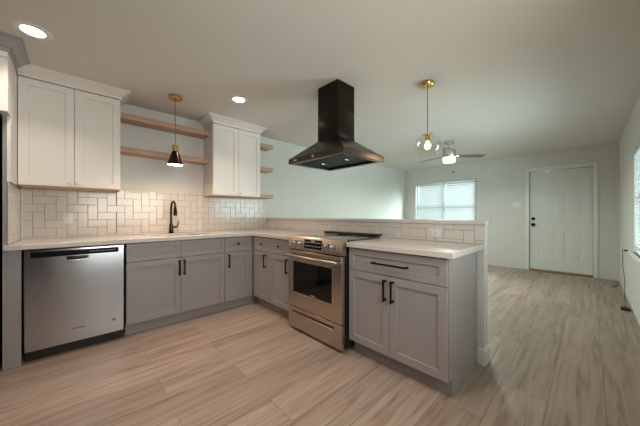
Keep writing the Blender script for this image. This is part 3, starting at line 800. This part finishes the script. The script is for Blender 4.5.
# ------------------------------------------------------------------ cone pendant over the sink
p1 = thing('cone_pendant', 'dark bronze cone pendant with brass cap hanging over the sink', 'pendant light', (0.762, 3.0, H), 0)
MB().lathe([(0.0, -0.0005), (0.060, -0.0005), (0.062, -0.004), (0.060, -0.030), (0.055, -0.034), (0.0, -0.035)], cap0=False, cap1=False).build('canopy', M['brass'], p1)
MB().lathe([(0.0035, -0.51), (0.0035, -0.034)], seg=10).build('cord', M['cord'], p1)
MB().lathe([(0.0, -0.508), (0.030, -0.510), (0.031, -0.516), (0.031, -0.580), (0.0, -0.584)], cap0=False, cap1=False).build('socket_cap', M['brass'], p1)
MB().lathe([(0.0, -0.582), (0.032, -0.583), (0.034, -0.588), (0.077, -0.722), (0.0755, -0.722), (0.033, -0.594), (0.0, -0.592)], seg=40, cap0=False, cap1=False).build('shade', M['bronze'], p1)
MB().lathe([(0.0, -0.7215), (0.040, -0.721), (0.072, -0.7185), (0.0735, -0.716)], seg=32, cap0=False, cap1=False).build('bulb', M['conebulb'], p1)
lamp_obj('pendant_glow', 'AREA', (0, 0, -0.724), 6.0, (1.0, 0.64, 0.38), p1, 0.13, 165)

# globe pendant over the bar
p2 = thing('globe_pendant', 'clear glass globe pendant with brass fittings hanging over the bar ledge', 'pendant light', (2.407, 1.051, H), 0)
MB().lathe([(0.0, -0.0005), (0.062, -0.0005), (0.064, -0.004), (0.062, -0.018), (0.050, -0.034), (0.0, -0.040)], cap0=False, cap1=False).build('canopy', M['brass'], p2)
MB().lathe([(0.0035, -0.475), (0.0035, -0.038)], seg=10).build('cord', M['cord'], p2)
MB().lathe([(0.0, -0.470), (0.012, -0.472), (0.048, -0.484), (0.050, -0.490), (0.046, -0.492), (0.021, -0.493), (0.021, -0.552), (0.0, -0.554)], cap0=False, cap1=False).build('socket_cap', M['brass'], p2)
cz, rr = -0.592, 0.115
MB().lathe([(rr * sin(a), cz + rr * cos(a)) for a in [0.40 + (pi - 0.40) * k / 24 for k in range(25)]], seg=48, cap0=False, cap1=False).build('globe', M['globe'], p2)
MB().lathe([(0.0, -0.553), (0.012, -0.556), (0.014, -0.566), (0.026, -0.585), (0.028, -0.598), (0.022, -0.615), (0.010, -0.625), (0.0, -0.627)], seg=20, cap0=False, cap1=False).build('bulb', M['bulb'], p2)
lamp_obj('globe_glow', 'POINT', (0, 0, -0.665), 3.0, (1.0, 0.68, 0.36), p2, soft=0.03)

# ------------------------------------------------------------------ ceiling fan in the living room
fn = thing('ceiling_fan', 'ceiling fan with grey blades and a lit drum light in the living room', 'ceiling fan', (4.63, 1.65, H), 0)
MB().lathe([(0.0, -0.0005), (0.070, -0.0005), (0.072, -0.010), (0.066, -0.055), (0.030, -0.068), (0.0, -0.068)], cap0=False, cap1=False).build('canopy', M['nickel'], fn)
MB().lathe([(0.012, -0.145), (0.012, -0.066)], seg=12).build('downrod', M['nickel'], fn)
MB().lathe([(0.0, -0.135), (0.040, -0.137), (0.096, -0.146), (0.100, -0.152), (0.100, -0.262), (0.096, -0.268), (0.0, -0.268)], cap0=False, cap1=False).build('motor_housing', M['copper'], fn)
MB().lathe([(0.0, -0.2685), (0.096, -0.2685), (0.098, -0.275), (0.096, -0.340), (0.086, -0.352), (0.0, -0.355)], cap0=False, cap1=False).build('light_kit', M['fanlight'], fn)
for deg in (-43, 75, 196):
    a = radians(deg)
    mb = MB(); loops = []
    for k in range(13):
        s_ = k / 12; r = 0.14 + 0.46 * s_
        w_ = 0.058 * (0.72 + 0.28 * min(1, s_ * 2.5)); w_ *= (1 - 0.35 * max(0, (s_ - 0.9) / 0.1) ** 2)
        pt = radians(11)
        sec = []
        for sx, sz in ((-1, -0.004), (1, -0.004), (1, 0.004), (-1, 0.004)):
            v = sx * w_; z = -0.238 - v * sin(pt) + sz
            sec.append((r * cos(a) - v * cos(pt) * sin(a), r * sin(a) + v * cos(pt) * cos(a), z))
        loops.append(sec)
    mb.ring(loops); bo = mb.build('blade', M['blade'], fn)
    ar = MB(); ar.tube([(0.09 * cos(a), 0.09 * sin(a), -0.238), (0.17 * cos(a), 0.17 * sin(a), -0.238)], 0.011, 8); ar.build('blade_arm', M['nickel'], bo)
lamp_obj('fan_glow', 'AREA', (0, 0, -0.362), 40.0, (0.91, 1.0, 0.90), fn, 0.24, 170)

# ------------------------------------------------------------------ cords by the right window
ad = thing('power_cord', 'thin black cord hanging from the right window sill to an adapter on the floor', 'cord', (4.78, YR + 0.040, 0))
px, py = 4.60, YR + 0.045
MB().box(-0.06, 0.07, -0.02, 0.055, 0.0, 0.028, 0.006).build('adapter', M['blackplastic'], ad)
pts = []
for k in range(25):
    s_ = k / 24
    pts.append((0.02 + 0.03 * sin(s_ * 7.0) * (1 - s_ * 0.3), 0.010 + 0.032 * s_ + 0.004 * sin(s_ * 11), 0.026 + 0.694 * s_))
MB().tube(pts, 0.0025, 8).build('cord', M['blackplastic'], ad)
MB().box(-0.02, 0.03, -0.002, 0.030, 0.7015, 0.718, 0.005).build('plug', M['blackplastic'], ad)
ss = thing('loose_wire', 'small dark wire lying on the floor in the far right corner', 'cord', (6.25, YR + 0.06, 0))
MB().tube([(-0.10, 0.03, 0.006), (-0.02, 0.0, 0.006), (0.08, -0.02, 0.006), (0.2, -0.03, 0.008)], 0.006, 8).build('wire', M['blackplastic'], ss)
